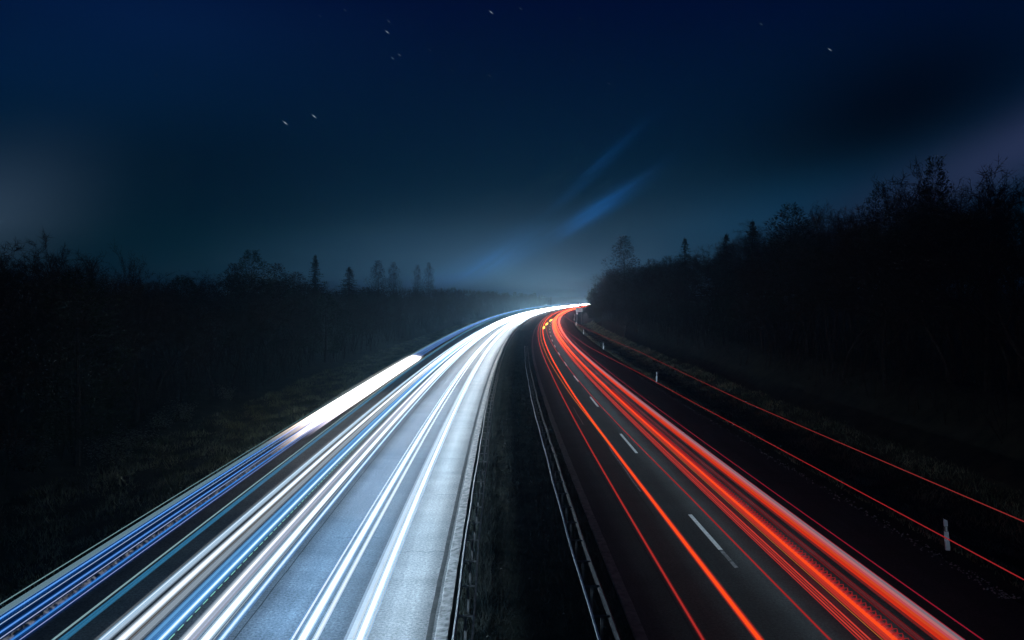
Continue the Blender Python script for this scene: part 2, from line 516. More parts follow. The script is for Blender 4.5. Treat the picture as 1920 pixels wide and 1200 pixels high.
# ---------------------------------------------------------------- light trails of the passing lamps
def glow_mat(name, colr, strength, add=False, far=None, amber=None):
    """far = (Ya, Yb, k_a, k_b): the lamp burns k_a times as bright at Ya and k_b times at Yb"""
    m = bpy.data.materials.new(name); m.use_nodes = True
    nt = m.node_tree; nt.nodes.clear()
    out = nt.nodes.new('ShaderNodeOutputMaterial')
    em = nt.nodes.new('ShaderNodeEmission')
    em.inputs[0].default_value = (*colr, 1); em.inputs[1].default_value = strength
    if far:
        g = nt.nodes.new('ShaderNodeNewGeometry'); s = nt.nodes.new('ShaderNodeSeparateXYZ')
        nt.links.new(g.outputs['Position'], s.inputs[0])
        mr = nt.nodes.new('ShaderNodeMapRange'); mr.interpolation_type = 'SMOOTHSTEP'
        mr.inputs['From Min'].default_value = far[0]; mr.inputs['From Max'].default_value = far[1]
        mr.inputs['To Min'].default_value = far[2] * strength; mr.inputs['To Max'].default_value = far[3] * strength
        nt.links.new(s.outputs['Y'], mr.inputs['Value'])
        nt.links.new(mr.outputs[0], em.inputs[1])
        if amber:
            mr2 = nt.nodes.new('ShaderNodeMapRange')
            mr2.inputs['From Min'].default_value = far[0]; mr2.inputs['From Max'].default_value = far[1]
            nt.links.new(s.outputs['Y'], mr2.inputs['Value'])
            c = mixc(nt, mr2.outputs[0], amber, tuple(colr))
            nt.links.new(c, em.inputs[0])
    if add:
        tr = nt.nodes.new('ShaderNodeBsdfTransparent'); ad = nt.nodes.new('ShaderNodeAddShader')
        nt.links.new(tr.outputs[0], ad.inputs[0]); nt.links.new(em.outputs[0], ad.inputs[1])
        nt.links.new(ad.outputs[0], out.inputs[0])
    else:
        nt.links.new(em.outputs[0], out.inputs[0])
    m.cycles.emission_sampling = 'NONE'
    return m
_gm = {}
def gm(colr, strength, add=False, far=None, amber=None):
    k = (colr, round(strength, 3), add, far, amber)
    if k not in _gm:
        _gm[k] = glow_mat('lamp_glow', colr, strength, add, far, amber)
    return _gm[k]
def pix(x, y, h):
    """where a lamp at height h stands that is seen along this direction from the bridge"""
    Y = FPX * (CAMH - h) / (y - HORIZ)
    return Y, (x - 960) * Y / FPX - float(A(Y))
def streak(parent, knots, h, rad, mat, y0=5.0, y1=1050.0, n=6, flat=1.0):
    """knots: [(Y, u), ...] -> a thin lamp track along the road"""
    kY = [k[0] for k in knots]; ku = [k[1] for k in knots]
    Yl = ysteps(y0, y1, 1.2)
    vs = []; fs = []
    for i, Y in enumerate(Yl):
        u = float(np.interp(Y, kY, ku)); x, y, _ = P(u, Y)
        for k in range(n):
            q = 2 * math.pi * (k + .5) / n
            vs.append((x + rad * math.cos(q) * flat, y, h + rad * math.sin(q)))
    for i in range(len(Yl) - 1):
        for k in range(n):
            a = i * n + k; b = i * n + (k + 1) % n
            fs.append((a, b, b + n, a + n))
    return mesh_obj('streak', vs, fs, mat, parent)
def S(parent, x, y, h, wpx, colr, st, halo=None, add=False, far=None, y0=5., y1=1050., amber=None, knots=None):
    Y, u = pix(x, y, h)
    rad = wpx / 2 * Y / FPX
    kn = knots or [(Y, u)]
    o = streak(parent, kn, h, rad, gm(colr, st, add, far, amber), y0, y1)
    if halo:
        for (hw, hc, hs) in halo:
            q = streak(o, kn, h, hw / 2 * Y / FPX, gm(hc, hs, True, (far[0], far[1], far[2], min(far[3], 3.0)) if far else None, amber), y0, y1)
            q.name = 'glow'
    return o
WHT = (1.0, .985, .97); BWH = (.78, .9, 1.0); BLU = (.10, .42, 1.0); SKY = (.22, .55, .9); TEAL = (.25, .52, .62); GRY = (.55, .68, .82)
FARW = (20., 420., .9, 13.0)
def base(u, Y=18.):
    return P(u, Y, 0)
T = {}
def trail(key, label, cat='light trail', group=None):
    o = thing('light_trail', label, cat, (0, 0, 0), 0, group); T[key] = o
    return o
W_ = 'white headlight trails on the left carriageway'
R_ = 'red tail light trails on the right carriageway'
# fast lane, two lamps of the cars next to the median
t = trail('fast_a', 'three streaked white headlight trail on bright bare asphalt, second from the median kerb', group=W_)
S(t, 547, 1200, .62, 4, BWH, 1.1, [(9, BLU, .10)], far=FARW)
S(t, 565.5, 1200, .66, 6, WHT, 1.1, [(11, BWH, .42), (16, BWH, .22), (23, SKY, .08)], far=FARW)
S(t, 590, 1200, .62, 5, BWH, .95, [(10, BWH, .25)], far=FARW)
t = trail('fast_b', 'white headlight trail nearest the median kerb, one thick streak beside a grey veil', group=W_)
S(t, 655, 1200, .62, 9, GRY, .22, [(20, GRY, .16)], True, far=FARW)
S(t, 661, 1200, .7, 2.5, BWH, .9, far=FARW)
S(t, 673.5, 1200, .66, 6, WHT, 1.05, [(10, BWH, .4), (15, BWH, .2), (21, SKY, .07)], far=FARW)
S(t, 685, 1200, .6, 3, BWH, .7, [(7, SKY, .15)], far=FARW)
# slow lane
t = trail('slow_e', 'thick white headlight trail with thin blue white streak, just left of the long seam', group=W_)
S(t, 384, 1200, .7, 7, WHT, 1.1, [(12, BWH, .4), (18, BWH, .2), (26, SKY, .08)], far=FARW)
S(t, 400, 1200, .64, 2, BWH, .45, far=FARW)
S(t, 413.5, 1200, .66, 4.5, BWH, 1.0, [(9, SKY, .28), (16, BLU, .08)], far=FARW)
t = trail('slow_d', 'lilac white headlight trail of soft triple streaks beside the green dotted line', group=W_)
S(t, 339, 1200, .72, 4, GRY, .45, [(8, GRY, .1)], far=FARW)
S(t, 346, 1200, .7, 5, WHT, 1.0, [(11, BWH, .25)], far=FARW)
S(t, 355, 1200, .7, 5, GRY, .5, [(12, (.5, .5, .75), .22)], far=FARW)
S(t, 364, 1200, .7, 4, (.6, .62, .8), .4, [(9, GRY, .15)], far=FARW)
t = trail('dotted', 'thin green dotted lamp trail between the blue trail and the lilac white trail', group=W_)
Yd, ud = pix(323, 1193, .7)
def dotted_mat(colr, st, period, duty):
    m = glow_mat('lamp_glow', colr, st)
    nt = m.node_tree
    g = nt.nodes.new('ShaderNodeNewGeometry'); sp = nt.nodes.new('ShaderNodeSeparateXYZ')
    nt.links.new(g.outputs['Position'], sp.inputs[0])
    def mt(op, a_, b_):
        q = nt.nodes.new('ShaderNodeMath'); q.operation = op
        nt.links.new(a_, q.inputs[0]); q.inputs[1].default_value = b_
        return q.outputs[0]
    f = mt('FRACT', mt('DIVIDE', sp.outputs['Y'], period), 0)
    f = mt('LESS_THAN', f, duty)
    tr = nt.nodes.new('ShaderNodeBsdfTransparent'); mx = nt.nodes.new('ShaderNodeMixShader')
    em = [q for q in nt.nodes if q.type == 'EMISSION'][0]; out = [q for q in nt.nodes if q.type == 'OUTPUT_MATERIAL'][0]
    nt.links.new(f, mx.inputs[0]); nt.links.new(tr.outputs[0], mx.inputs[1]); nt.links.new(em.outputs[0], mx.inputs[2])
    nt.links.new(mx.outputs[0], out.inputs[0])
    return m
streak(t, [(Yd, ud)], .7, .011, dotted_mat((.35, .85, .7), .75, .52, .62), 8, 90)
t = trail('slow_c', 'sky blue headlight trail with one bright blue white streak, left of the green dotted line', group=W_)
S(t, 277, 1200, .75, 6, (.16, .45, .85), .62, [(12, BLU, .12)], far=(20., 170., 1., 4.))
S(t, 289, 1200, .75, 9, (.03, .2, .55), .22, None, True, far=(20., 170., 1., 4.))
S(t, 299.5, 1200, .75, 4, BWH, 1.15, [(9, SKY, .35), (18, BLU, .12)], far=FARW)
S(t, 310, 1200, .75, 8, (.02, .16, .42), .16, None, True, far=(20., 170., 1., 4.))
t = trail('slow_b', 'broad white and grey headlight trail, the leftmost of the low white bundles', group=W_)
S(t, 188, 1200, .8, 3, BWH, .9, [(8, SKY, .22), (18, BWH, .06)], far=FARW)
S(t, 198, 1200, .8, 7, (.30, .45, .62), .32, [(12, GRY, .12)], True, far=FARW)
S(t, 226, 1200, .78, 7, (.92, .95, 1.), .95, [(12, BWH, .32), (18, GRY, .16)], far=FARW)
S(t, 241, 1200, .76, 3, (.6, .5, .42), .16, far=FARW)
S(t, 254, 1200, .75, 5, (.42, .52, .64), .34, [(10, GRY, .14), (17, GRY, .10)], far=FARW)
for xx, st, cc in ((232, 1.0, WHT), (262, .8, BWH), (306, .9, BWH), (368, .9, WHT), (375, .8, BWH), (395, .9, WHT), (335, .6, GRY), (246, .7, WHT)):
    S(T['slow_b'] if xx < 270 else T['slow_d'], xx, 1200, .66, 3, cc, st, far=(32., 150., 0.12, 6.), y0=26)
for i_, (u_, h_, k_) in enumerate(((-2.9, .62, 'fast_b'), (-3.7, .7, 'fast_b'), (-4.4, .66, 'fast_a'), (-5.1, .75, 'fast_a'), (-6.6, .7, 'slow_e'), (-7.2, .8, 'slow_d'),
                                (-7.7, .66, 'slow_c'), (-8.2, .9, 'slow_c'), (-8.8, .75, 'slow_b'), (-9.3, .85, 'slow_b'), (-8.5, 1.3, 'slow_b'), (-7.0, 1.4, 'slow_e'))):
    streak(T[k_], [(10, u_)], h_, .10, gm((1., .97, .93), 4.0, True, (170. + 9 * (i_ % 5), 420., 0.0, 2.0)), 165 + 9 * (i_ % 5), 1050)
# lorry lamps high above the slow lane
HL = 3.0
FL = (25., 200., 1.0, 2.2)
t = trail('lorry_corner', 'teal lamp trail pair floating over the dark hard shoulder, right of the blue lorry trails', group='high lorry lamp trails on the left')
S(t, 100, 1199, HL, 4, (.34, .56, .62), .62, None, far=FL)
for q in range(4):
    S(t, 112 + q * 4.2, 1199, HL - .1, 3.0, (.04, .28, .55), .17 if q % 2 else .24, None, True, far=FL)
t = trail('lorry_edge', 'thin teal outermost lamp trail with a pale ribbed band just inside it', group='high lorry lamp trails on the left')
S(t, 0, 1133, HL, 2.4, (.28, .50, .55), .52, far=FL)
for q in range(6):
    S(t, 0, 1143.5 + q * 2.1, HL, 1.7, (.26, .46, .58), .5, far=FL)
t = trail('lorry_blue', 'bright royal blue bundle of six lorry lamp trails at the far left', group='high lorry lamp trails on the left')
for (x, y, w, c, s, hal) in ((0, 1160, 3, (.16, .44, 1.), .8, [(7, (.01, .14, .6), .16), (13, (.005, .09, .45), .10)]), (0, 1171, 1.8, (.5, .7, 1.), .7, [(11, (.004, .07, .36), .10)]),
                             (0, 1186, 3, (.16, .42, 1.), .75, [(7, (.01, .13, .55), .14), (13, (.005, .08, .4), .09)]), (0, 1197.5, 1.8, (.55, .68, 1.), .7, [(8, (.004, .07, .35), .08)]),
                             (23, 1199, 4, (.07, .33, .95), .62, [(11, (.005, .10, .45), .14)]), (38, 1199, 1.8, (.42, .55, 1.), .66, [(11, (.004, .06, .34), .10)])):
    S(t, x, y, HL, w, c, s, hal, far=FL)
Yc, uc = pix(11, 1199, HL)
def crinkle_mat(colr, st):
    m = glow_mat('lamp_glow', colr, st, True); nt = m.node_tree
    g = nt.nodes.new('ShaderNodeNewGeometry'); nz_ = nt.nodes.new('ShaderNodeTexNoise')
    nz_.inputs['Scale'].default_value = 7.0; nz_.inputs['Detail'].default_value = 4.0
    nt.links.new(g.outputs['Position'], nz_.inputs['Vector'])
    mr = nt.nodes.new('ShaderNodeMapRange'); mr.inputs['From Min'].default_value = .5; mr.inputs['From Max'].default_value = .68
    mr.inputs['To Min'].default_value = 0.0; mr.inputs['To Max'].default_value = st
    nt.links.new(nz_.outputs['Fac'], mr.inputs['Value'])
    em = [q for q in nt.nodes if q.type == 'EMISSION'][0]
    nt.links.new(mr.outputs[0], em.inputs[1])
    return m
streak(t, [(Yc, uc)], HL - .02, .055, crinkle_mat((.34, .36, .42), .38), 6, 46)
# a lorry already under way when the shutter opened: its roof lamps begin abruptly
t = trail('lorry_white', 'blinding white band that starts abruptly beside the left carriageway and fades towards amber', group='high lorry lamp trails on the left')
ua, ub, yb = -8.95, -7.85, 71.0
for q in range(9):
    uq = ua + (ub - ua) * q / 8
    kn_ = [(20, uq - .12), (72, uq)]
    y0_ = (28, 32, 29, 35, 30, 27, 34, 30, 36)[q]
    o = streak(t, kn_, HL, (.07, .11, .08, .13, .09, .12, .09, .12, .07)[q], gm(WHT, 1.7, True, (float(y0_), y0_ + 11., 0.0, 1.0), ((1.0, .6, .34), (.7, .62, .9), (1., .75, .58))[q % 3]), y0_, yb + (1.6 if q % 2 else 0) - .25 * q)
o = streak(t, [(20, (ua + ub) / 2 - .12), (72, (ua + ub) / 2)], HL, .34, gm((1., .94, .88), .10, True, (34., 60., 0.0, 1.0)), 34, yb, flat=2.4)
# red side
RD = (1.0, .045, .012); ORG = (1.0, .11, .01); CRM = (.9, .05, .05); PNK = (.85, .28, .30)
FR = (25., 300., .8, 5.0)
def kn(h, *pts):
    return [pix(x, y, h) for x, y in pts]
t = trail('red_fast_a', 'dim red tail light trail nearest the median, leftmost of the red ones', group=R_)
k1 = [(16, 3.98), (40, 4.02), (80, 4.15), (140, 4.1), (300, 3.9)]
S(t, 1321, 1198, .8, 4, (.85, .06, .05), .5, [(9, (.5, .01, .01), .10)], far=FR, knots=k1)
t = trail('red_fast_b', 'bright orange red tail light trail whose far end shows amber flashes', group=R_)
k2 = [(16, 5.24), (30, 5.2), (60, 5.05), (140, 5.1), (300, 5.2)]
S(t, 1423, 1198, .8, 6, (1., .09, .01), .9, [(10, RD, .32), (15, RD, .10)], far=FR, knots=k2)
k2b = [(16, 5.2), (40, 5.1), (60, 4.8), (90, 4.6), (140, 4.55), (300, 4.6)]
S(t, 1421, 1198, .84, 3, (1., .2, .02), .8, None, far=FR, y0=40, knots=k2b)
for (xa, ya, xb, yb_) in ((1018.5, 617, 1021, 612.5), (1023, 610, 1027.5, 605.5), (1030, 603, 1036, 598.5)):
    pa = pix(xa, ya, .85); pb = pix(xb, yb_, .85)
    mbd = MB(); mbd.tube([P(pa[1], pa[0], .9), P((pa[1] + pb[1]) / 2, (pa[0] + pb[0]) / 2, .9), P(pb[1], pb[0], .9)], [.08, .3, .08], 6)
    mbd.build('indicator_flash', gm((1.0, .58, .10), 3.2), t)
t = trail('red_dash', 'faint thin red tail light trail running over the white lane dashes', group=R_)
k3 = [(16, 6.80), (30, 6.72), (45, 6.52), (60, 6.36), (85, 6.27), (120, 6.2), (220, 5.8)]
S(t, 1537, 1196, .8, 3.4, (.75, .04, .04), .5, [(8, (.4, .01, .01), .06)], far=FR, knots=k3)
t = trail('red_slow_a', 'red bundle of fine tail light streaks along the left edge of the slow lane', group=R_)
for (x, w, c, s) in ((1611, 2.2, (.9, .06, .06), .55), (1618, 2.6, (.95, .09, .07), .68), (1625, 2.2, (.9, .07, .06), .55), (1632.5, 3, (.95, .09, .07), .62), (1643, 10, (.25, .015, .03), .08)):
    S(t, x, 1200, .82, w, c, s, None, add=(w == 10), far=FR)
S(t, 1625, 1200, .86, 16, RD, .05, None, True, far=FR)
t = trail('red_slow_b', 'thick bright orange tail light trail with a toothed right edge', group=R_)
S(t, 1655, 1200, .9, 1.6, (1., .30, .06), .55, far=FR)
S(t, 1662, 1200, .86, 5, (.9, .065, .045), .6, far=FR)
S(t, 1669, 1200, .86, 4, (.95, .06, .04), .66, far=FR)
S(t, 1679, 1200, .88, 7, (1., .085, .015), .9, [(11, RD, .22), (17, RD, .12)], far=FR)
Yt, ut = pix(1694, 1200, .9)
Yq = 12.0; zig = []; zr = []            # the lamp shook on its bracket: a row of slanting hooks
while Yq < 64:
    zig += [P(ut - .11, Yq, .90), P(ut + .03, Yq + .04, .93), P(ut + .15, Yq + .30, .91)]
    zr += [.022, .020, .006]
    Yq += .25
S(t, 1690, 1200, .87, 9, (.45, .02, .025), .20, None, True, far=FR)
mbd = MB(); mbd.tube(zig, zr, 4); mbd.build('streak', gm((.62, .03, .035), .42), t)
t = trail('red_slow_c', 'dark crimson pair of dim streaks between the toothed red trail and the pink edged trail', group=R_)
S(t, 1718, 1200, .9, 3, (.5, .03, .04), .3, far=FR)
S(t, 1727, 1200, .9, 7, (.3, .025, .03), .16, None, True, far=FR)
S(t, 1733, 1200, .9, 2.5, (.42, .03, .04), .25, far=FR)
t = trail('red_slow_d', 'wide red tail light trail with a pale pink band along its right side', group=R_)
S(t, 1759, 1200, .86, 9, (.4, .02, .015), .22, None, True, far=FR)
S(t, 1768, 1200, .9, 9, (.95, .045, .015), .75, far=FR)
S(t, 1777, 1200, .95, 9, (1., .10, .03), .75, far=FR)
S(t, 1786, 1200, 1.0, 8, (.9, .13, .16), .68, far=FR)
S(t, 1796, 1200, 1.05, 11, PNK, .62, far=(25., 200., .85, 1.7))
S(t, 1803, 1200, 1.12, 6, (.46, .36, .43), .46, far=(25., 200., .9, 1.6))
S(t, 1809, 1200, 1.12, 2, (.8, .05, .10), .5, far=FR)
t = trail('red_side', 'single thin red trail over the dark hard shoulder, right of the pink edged trail', group=R_)
S(t, 1819, 1183, .95, 2.6, (.62, .02, .06), .48, far=FR)
for i_, (u_, h_, k_) in enumerate(((7.7, .85, 'red_slow_a'), (8.0, .95, 'red_slow_a'), (8.35, .8, 'red_slow_b'), (8.6, 1.1, 'red_slow_b'), (9.3, .9, 'red_slow_d'), (9.6, .8, 'red_slow_d'))):
    streak(T[k_], [(10, u_)], h_, .09, gm((1., .085, .02), 1.3, True, (70. + 11 * i_, 260., 0.0, 2.2)), 66 + 11 * i_, 1050)
# marker lamps on the top corners of a lorry trailer
t = trail('red_top_a', 'lower of two thin red lines crossing the right verge beside the near marker post', group='high red lorry marker trails')
S(t, 1920, 1087, 4.0, 2.6, (.8, .04, .05), .46, None, knots=kn(4.0, (1920, 1087), (1640, 937), (1400, 808), (1200, 700), (1100, 648), (1062, 620)), far=FR)
t = trail('red_top_b', 'upper of two thin red lines crossing the dark right verge', group='high red lorry marker trails')
S(t, 1920, 978, 4.0, 2.4, (.66, .06, .06), .38, None, knots=kn(4.0, (1920, 978), (1640, 858), (1400, 755), (1200, 660), (1130, 630), (1090, 612)), far=FR)

# ---------------------------------------------------------------- guard rails in the median
def wprofile(cx, z, face):
    """closed W-beam section, face = +1 / -1 side it bulges to"""
    pts = [(0, -.155), (.03, -.12), (.05, -.075), (.03, -.03), (.008, 0), (.03, .03), (.05, .075), (.03, .12), (0, .155)]
    o = [(cx + face * a, z + b) for a, b in pts]
    i = [(cx + face * (a - .006), z + b) for a, b in pts[::-1]]
    return o + i
def rail_beam(parent, prof, y0, y1, mat, ufun, zfun):
    Yl = ysteps(y0, y1, 2.0)
    n = len(prof); vs = []
    for Y in Yl:
        for (a, b) in prof:
            x, y, _ = P(ufun(Y) + a, Y)
            vs.append((x, y, b + zfun(Y)))
    fs = [(i * n + k, i * n + (k + 1) % n, (i + 1) * n + (k + 1) % n, (i + 1) * n + k) for i in range(len(Yl) - 1) for k in range(n)]
    return mesh_obj('rail_beam', vs, fs, mat, parent)
def guard_rail(label, uf, ur, y0, y1, endrun, face, mb_, ms_):
    """W-beam at uf facing its traffic, slim rear spar at ur, a post and a spacer every two metres"""
    g = thing('guard_rail', label, 'guard rail')
    ufun = lambda Y: .012 * math.sin(Y * .7) + .02 * math.sin(Y * .19)
    zf = lambda Y: -.7 * max(0.0, (Y - (y1 - endrun)) / endrun) if endrun else 0.0
    rail_beam(g, wprofile(uf, .50, face), y0, y1, mb_, ufun, zf)
    sp = rail_beam(g, [(ur - .022, .575), (ur + .022, .575), (ur + .022, .652), (ur - .022, .652)], y0, y1, ms_, ufun, zf)
    sp.name = 'rear_spar'
    k = 0; rest = MB(); Y = y0 + 1.2
    while Y < y1 - endrun:
        um = ufun(Y) + (uf + ur) / 2
        x, y, _ = P(um, Y)
        s = abs(ur - uf) / 2 - .024
        post = MB(); post.box(x - .03, x + .03, y - .05, y + .05, -.3, .60)
        strut = MB(); strut.box(x - s, x + s, y - .03, y + .03, .602, .640)
        if k < 48:
            post.build('post', mb_, g); strut.build('spacer', mb_, g)
        else:
            rest.add(post.v, post.f); rest.add(strut.v, strut.f)
        k += 1; Y += 2.0
    if rest.v:
        tag(rest.build('far_post', M['zinc'], g), kind='stuff')
    return g
guard_rail('galvanised guard rail left in the median beside the pale kerb, running on round the bend', -1.56, -1.14, 8, 620, 0, -1, M['zinc'], M['zinc'])
guard_rail('galvanised guard rail right in the median beside the dark gutter strip, ending halfway', 2.20, 1.74, 8, 136, 10, 1, M['zinc_dim'], M['zinc_lit'])

# ---------------------------------------------------------------- delineator posts on the right verge
def make_delineator(label):
    t = thing('marker_post', label, 'marker post', group='white marker posts on the right verge')
    def ring(z, w, d, cut=0.0):
        return [(-w, -d, z + cut), (w, -d, z - cut), (w * .55, d, z - cut), (-w * .55, d, z + cut)]
    def loft(rings):
        m = MB(); n = 4
        for r in rings: m.v += r
        for i in range(len(rings) - 1):
            for k in range(n):
                m.f.append((i * n + k, i * n + (k + 1) % n, (i + 1) * n + (k + 1) % n, (i + 1) * n + k))
        m.f.append((3, 2, 1, 0)); b = (len(rings) - 1) * n
        m.f.append((b, b + 1, b + 2, b + 3))
        return m
    loft([ring(-.25, .07, .05), ring(0, .066, .05), ring(.60, .058, .045)]).build('post_body', M['white_pl'], t)
    loft([ring(.60, .050, .040), ring(.78, .048, .040)]).build('reflector_band', M['band'], t)
    loft([ring(.78, .058, .045), ring(.93, .056, .045), ring(1.0, .054, .043, .03)]).build('post_head', M['white_pl'], t)
    r = MB(); r.box(-.022, .022, -.052, -.040, .615, .77); r.build('reflector', M['refl'], t)
    return t
plist = [(26.2, 14.35), (78.2, 14.55), (127.4, 14.4), (179.2, 14.35), (236, 14.6), (287.7, 14.74), (349, 14.8), (404, 14.9)]
plab = ['nearest white marker post with black band on the right verge', 'second nearest white marker post on the right verge',
        'third white marker post along the right verge', 'fourth white marker post along the right verge, below the upper red line',
        'fifth white marker post along the right verge, touching the upper red line', 'sixth white marker post along the right verge',
        'seventh white marker post along the right verge, small and far', 'farthest white marker post on the right verge under the board']
dl = make_delineator(plab[0])
for i, ((Y, u), lb) in enumerate(zip(plist, plab)):
    loc = P(u, Y, float(ground_z(u, Y)) * .5)
    o = dl if i == 0 else dup(dl, loc, 0, label=lb)
    o.location = loc
    o.rotation_euler = (0, R(-4.5 if i == 0 else 1.5 * math.sin(i * 2.1)), math.atan(-slope(Y)))
    if i == 0:
        dl.scale = (1.12, 1.12, 1.0)

# ---------------------------------------------------------------- white board far down the right verge
bY, bu = 252.0, 15.9
bx, by, _ = P(bu, bY)
sg = thing('road_sign', 'white rectangular board on two posts where the road bends out of sight', 'road sign', (bx, by, 0), R(6))
m_ = MB(); m_.box(-1.05, 1.05, -.04, .0, 3.75, 5.05); m_.build('board', M['white_pl'], sg)
m_ = MB()
m_.box(-1.0, 1.0, -.052, -.046, 5.0, 5.03); m_.box(-1.0, 1.0, -.052, -.046, 3.77, 3.80)
for q in range(5):
    mt = Matrix.Translation((-.62 + q * .3, -.049, 4.45 - q * .06)) @ Matrix.Rotation(R(-32), 4, 'Y')
    m_.box(-.16, .16, -.003, .003, -.035, .035, mt)
m_.build('faded_lettering', simple('faded_print', (.2, .2, .2), (.36, .36, .36), 3, .7), sg)
for s in (-.75, .75):
    m_ = MB(); m_.tube([(s, .05, -.5), (s, .05, 5.0)], [.045, .045], 8); m_.build('post', M['band'], sg)
pt = thing('number_plate', 'small square white plate on a thin stake just below the white board', 'plate', P(bu - .75, bY - 4, 0), R(6))
m_ = MB(); m_.box(-.28, .28, -.02, 0, 3.05, 3.6); m_.build('plate', M['white_pl'], pt)
m_ = MB(); m_.tube([(0, .03, -.4), (0, .03, 3.55)], [.03, .03], 6); m_.build('stake', M['band'], pt)

# ---------------------------------------------------------------- grass on verges and median
def blades(name, n, ufun, yfun, hfun, wid, mat, kind='stuff'):
    Y = yfun(n); u = ufun(n, Y)
    x = u + A(Y); z = ground_z(u, Y) - .01
    h = hfun(n, u, Y); w = wid * (0.6 + .8 * rng.random(n)) * (1 + Y / 60.0)
    a = rng.random(n) * 2 * math.pi; lean = rng.normal(0, .45, (n, 2)) * h[:, None]
    dxy = np.stack([np.cos(a), np.sin(a)], 1) * w[:, None]
    v = np.zeros((n, 3, 3))
    v[:, 0, 0] = x - dxy[:, 0]; v[:, 0, 1] = Y - dxy[:, 1]; v[:, 0, 2] = z
    v[:, 1, 0] = x + dxy[:, 0]; v[:, 1, 1] = Y + dxy[:, 1]; v[:, 1, 2] = z
    v[:, 2, 0] = x + lean[:, 0]; v[:, 2, 1] = Y + lean[:, 1]; v[:, 2, 2] = z + h
    me = bpy.data.meshes.new(name)
    me.vertices.add(n * 3); me.vertices.foreach_set('co', v.ravel())
    me.loops.add(n * 3); me.loops.foreach_set('vertex_index', np.arange(n * 3, dtype=np.int32))
    me.polygons.add(n); me.polygons.foreach_set('loop_start', np.arange(0, n * 3, 3, dtype=np.int32))
    me.polygons.foreach_set('loop_total', np.full(n, 3, np.int32))
    me.update(); me.validate()
    me.materials.append(mat)
    o = bpy.data.objects.new(name, me); col.objects.link(o)
    if kind: o['kind'] = kind
    return o
def ynear(a, b, p=2.2):
    return lambda n: a + (b - a) * rng.random(n) ** p
def clump(u, Y):
    return .5 + .5 * np.sin(u * 2.3 + 1.7 * np.sin(Y * .35)) * np.sin(Y * .55 + 1.3 * np.sin(u * 1.1))
def u_range(a, b):
    return lambda n, Y: a + (b - a) * rng.random(n)
blades('grass', 60000, u_range(-21.5, -13.3), ynear(13, 260), lambda n, u, Y: (.10 + .28 * rng.random(n)) * (.35 + clump(u, Y)), .012, M['grass'])
blades('grass', 60000, u_range(14.4, 20.5), ynear(18, 260), lambda n, u, Y: (.10 + .32 * rng.random(n)) * (.35 + clump(u, Y)) * (.5 + .5 * smooth(16.5, 18.5, u)), .012, M['grass'])
blades('grass', 40000, u_range(-1.7, 2.75), ynear(12, 200, 2.0), lambda n, u, Y: (.06 + .18 * rng.random(n)) * (.4 + clump(u * 3, Y)), .014, M['mgrass'])
blades('grass', 26000, u_range(-1.5, -.75), ynear(12, 240, 1.9), lambda n, u, Y: (.16 + .26 * rng.random(n)) * (.45 + .75 * clump(u * 2, Y)), .012, M['mgrass'])
blades('grass', 22000, u_range(1.35, 2.5), ynear(12, 200, 1.9), lambda n, u, Y: (.12 + .24 * rng.random(n)) * (.4 + .75 * clump(u * 2, Y)), .012, M['mgrass'])
# litter and stones
mb = MB()
for _ in range(26):
    Y = 18 + 60 * random.random() ** 1.6; u = random.uniform(-.9, 1.4)
    x, y, _z = P(u, Y, 0); s = random.uniform(.015, .045)
    z = float(ground_z(u, Y)) + .1
    mb.add([(x - s, y, z), (x, y - s * .7, z + s * .5), (x + s * 1.2, y + s * .3, z + .01), (x, y + s * .6, z + s)], [(0, 1, 3), (1, 2, 3), (2, 0, 3), (0, 2, 1)])
for _ in range(700):
    Y = 22 + 110 * random.random() ** 2; u = 13.75 + random.gauss(0, .16)
    x, y, _z = P(u, Y, 0); s = random.uniform(.012, .04); z = -.02
    mb.add([(x - s, y - s, z), (x + s, y - s * .7, z), (x + s * .8, y + s, z), (x - s * .7, y + s, z), (x, y, z + s * 1.1)], [(0, 1, 4), (1, 2, 4), (2, 3, 4), (3, 0, 4)])
tag(mb.build('gravel', M['stone']), kind='stuff')

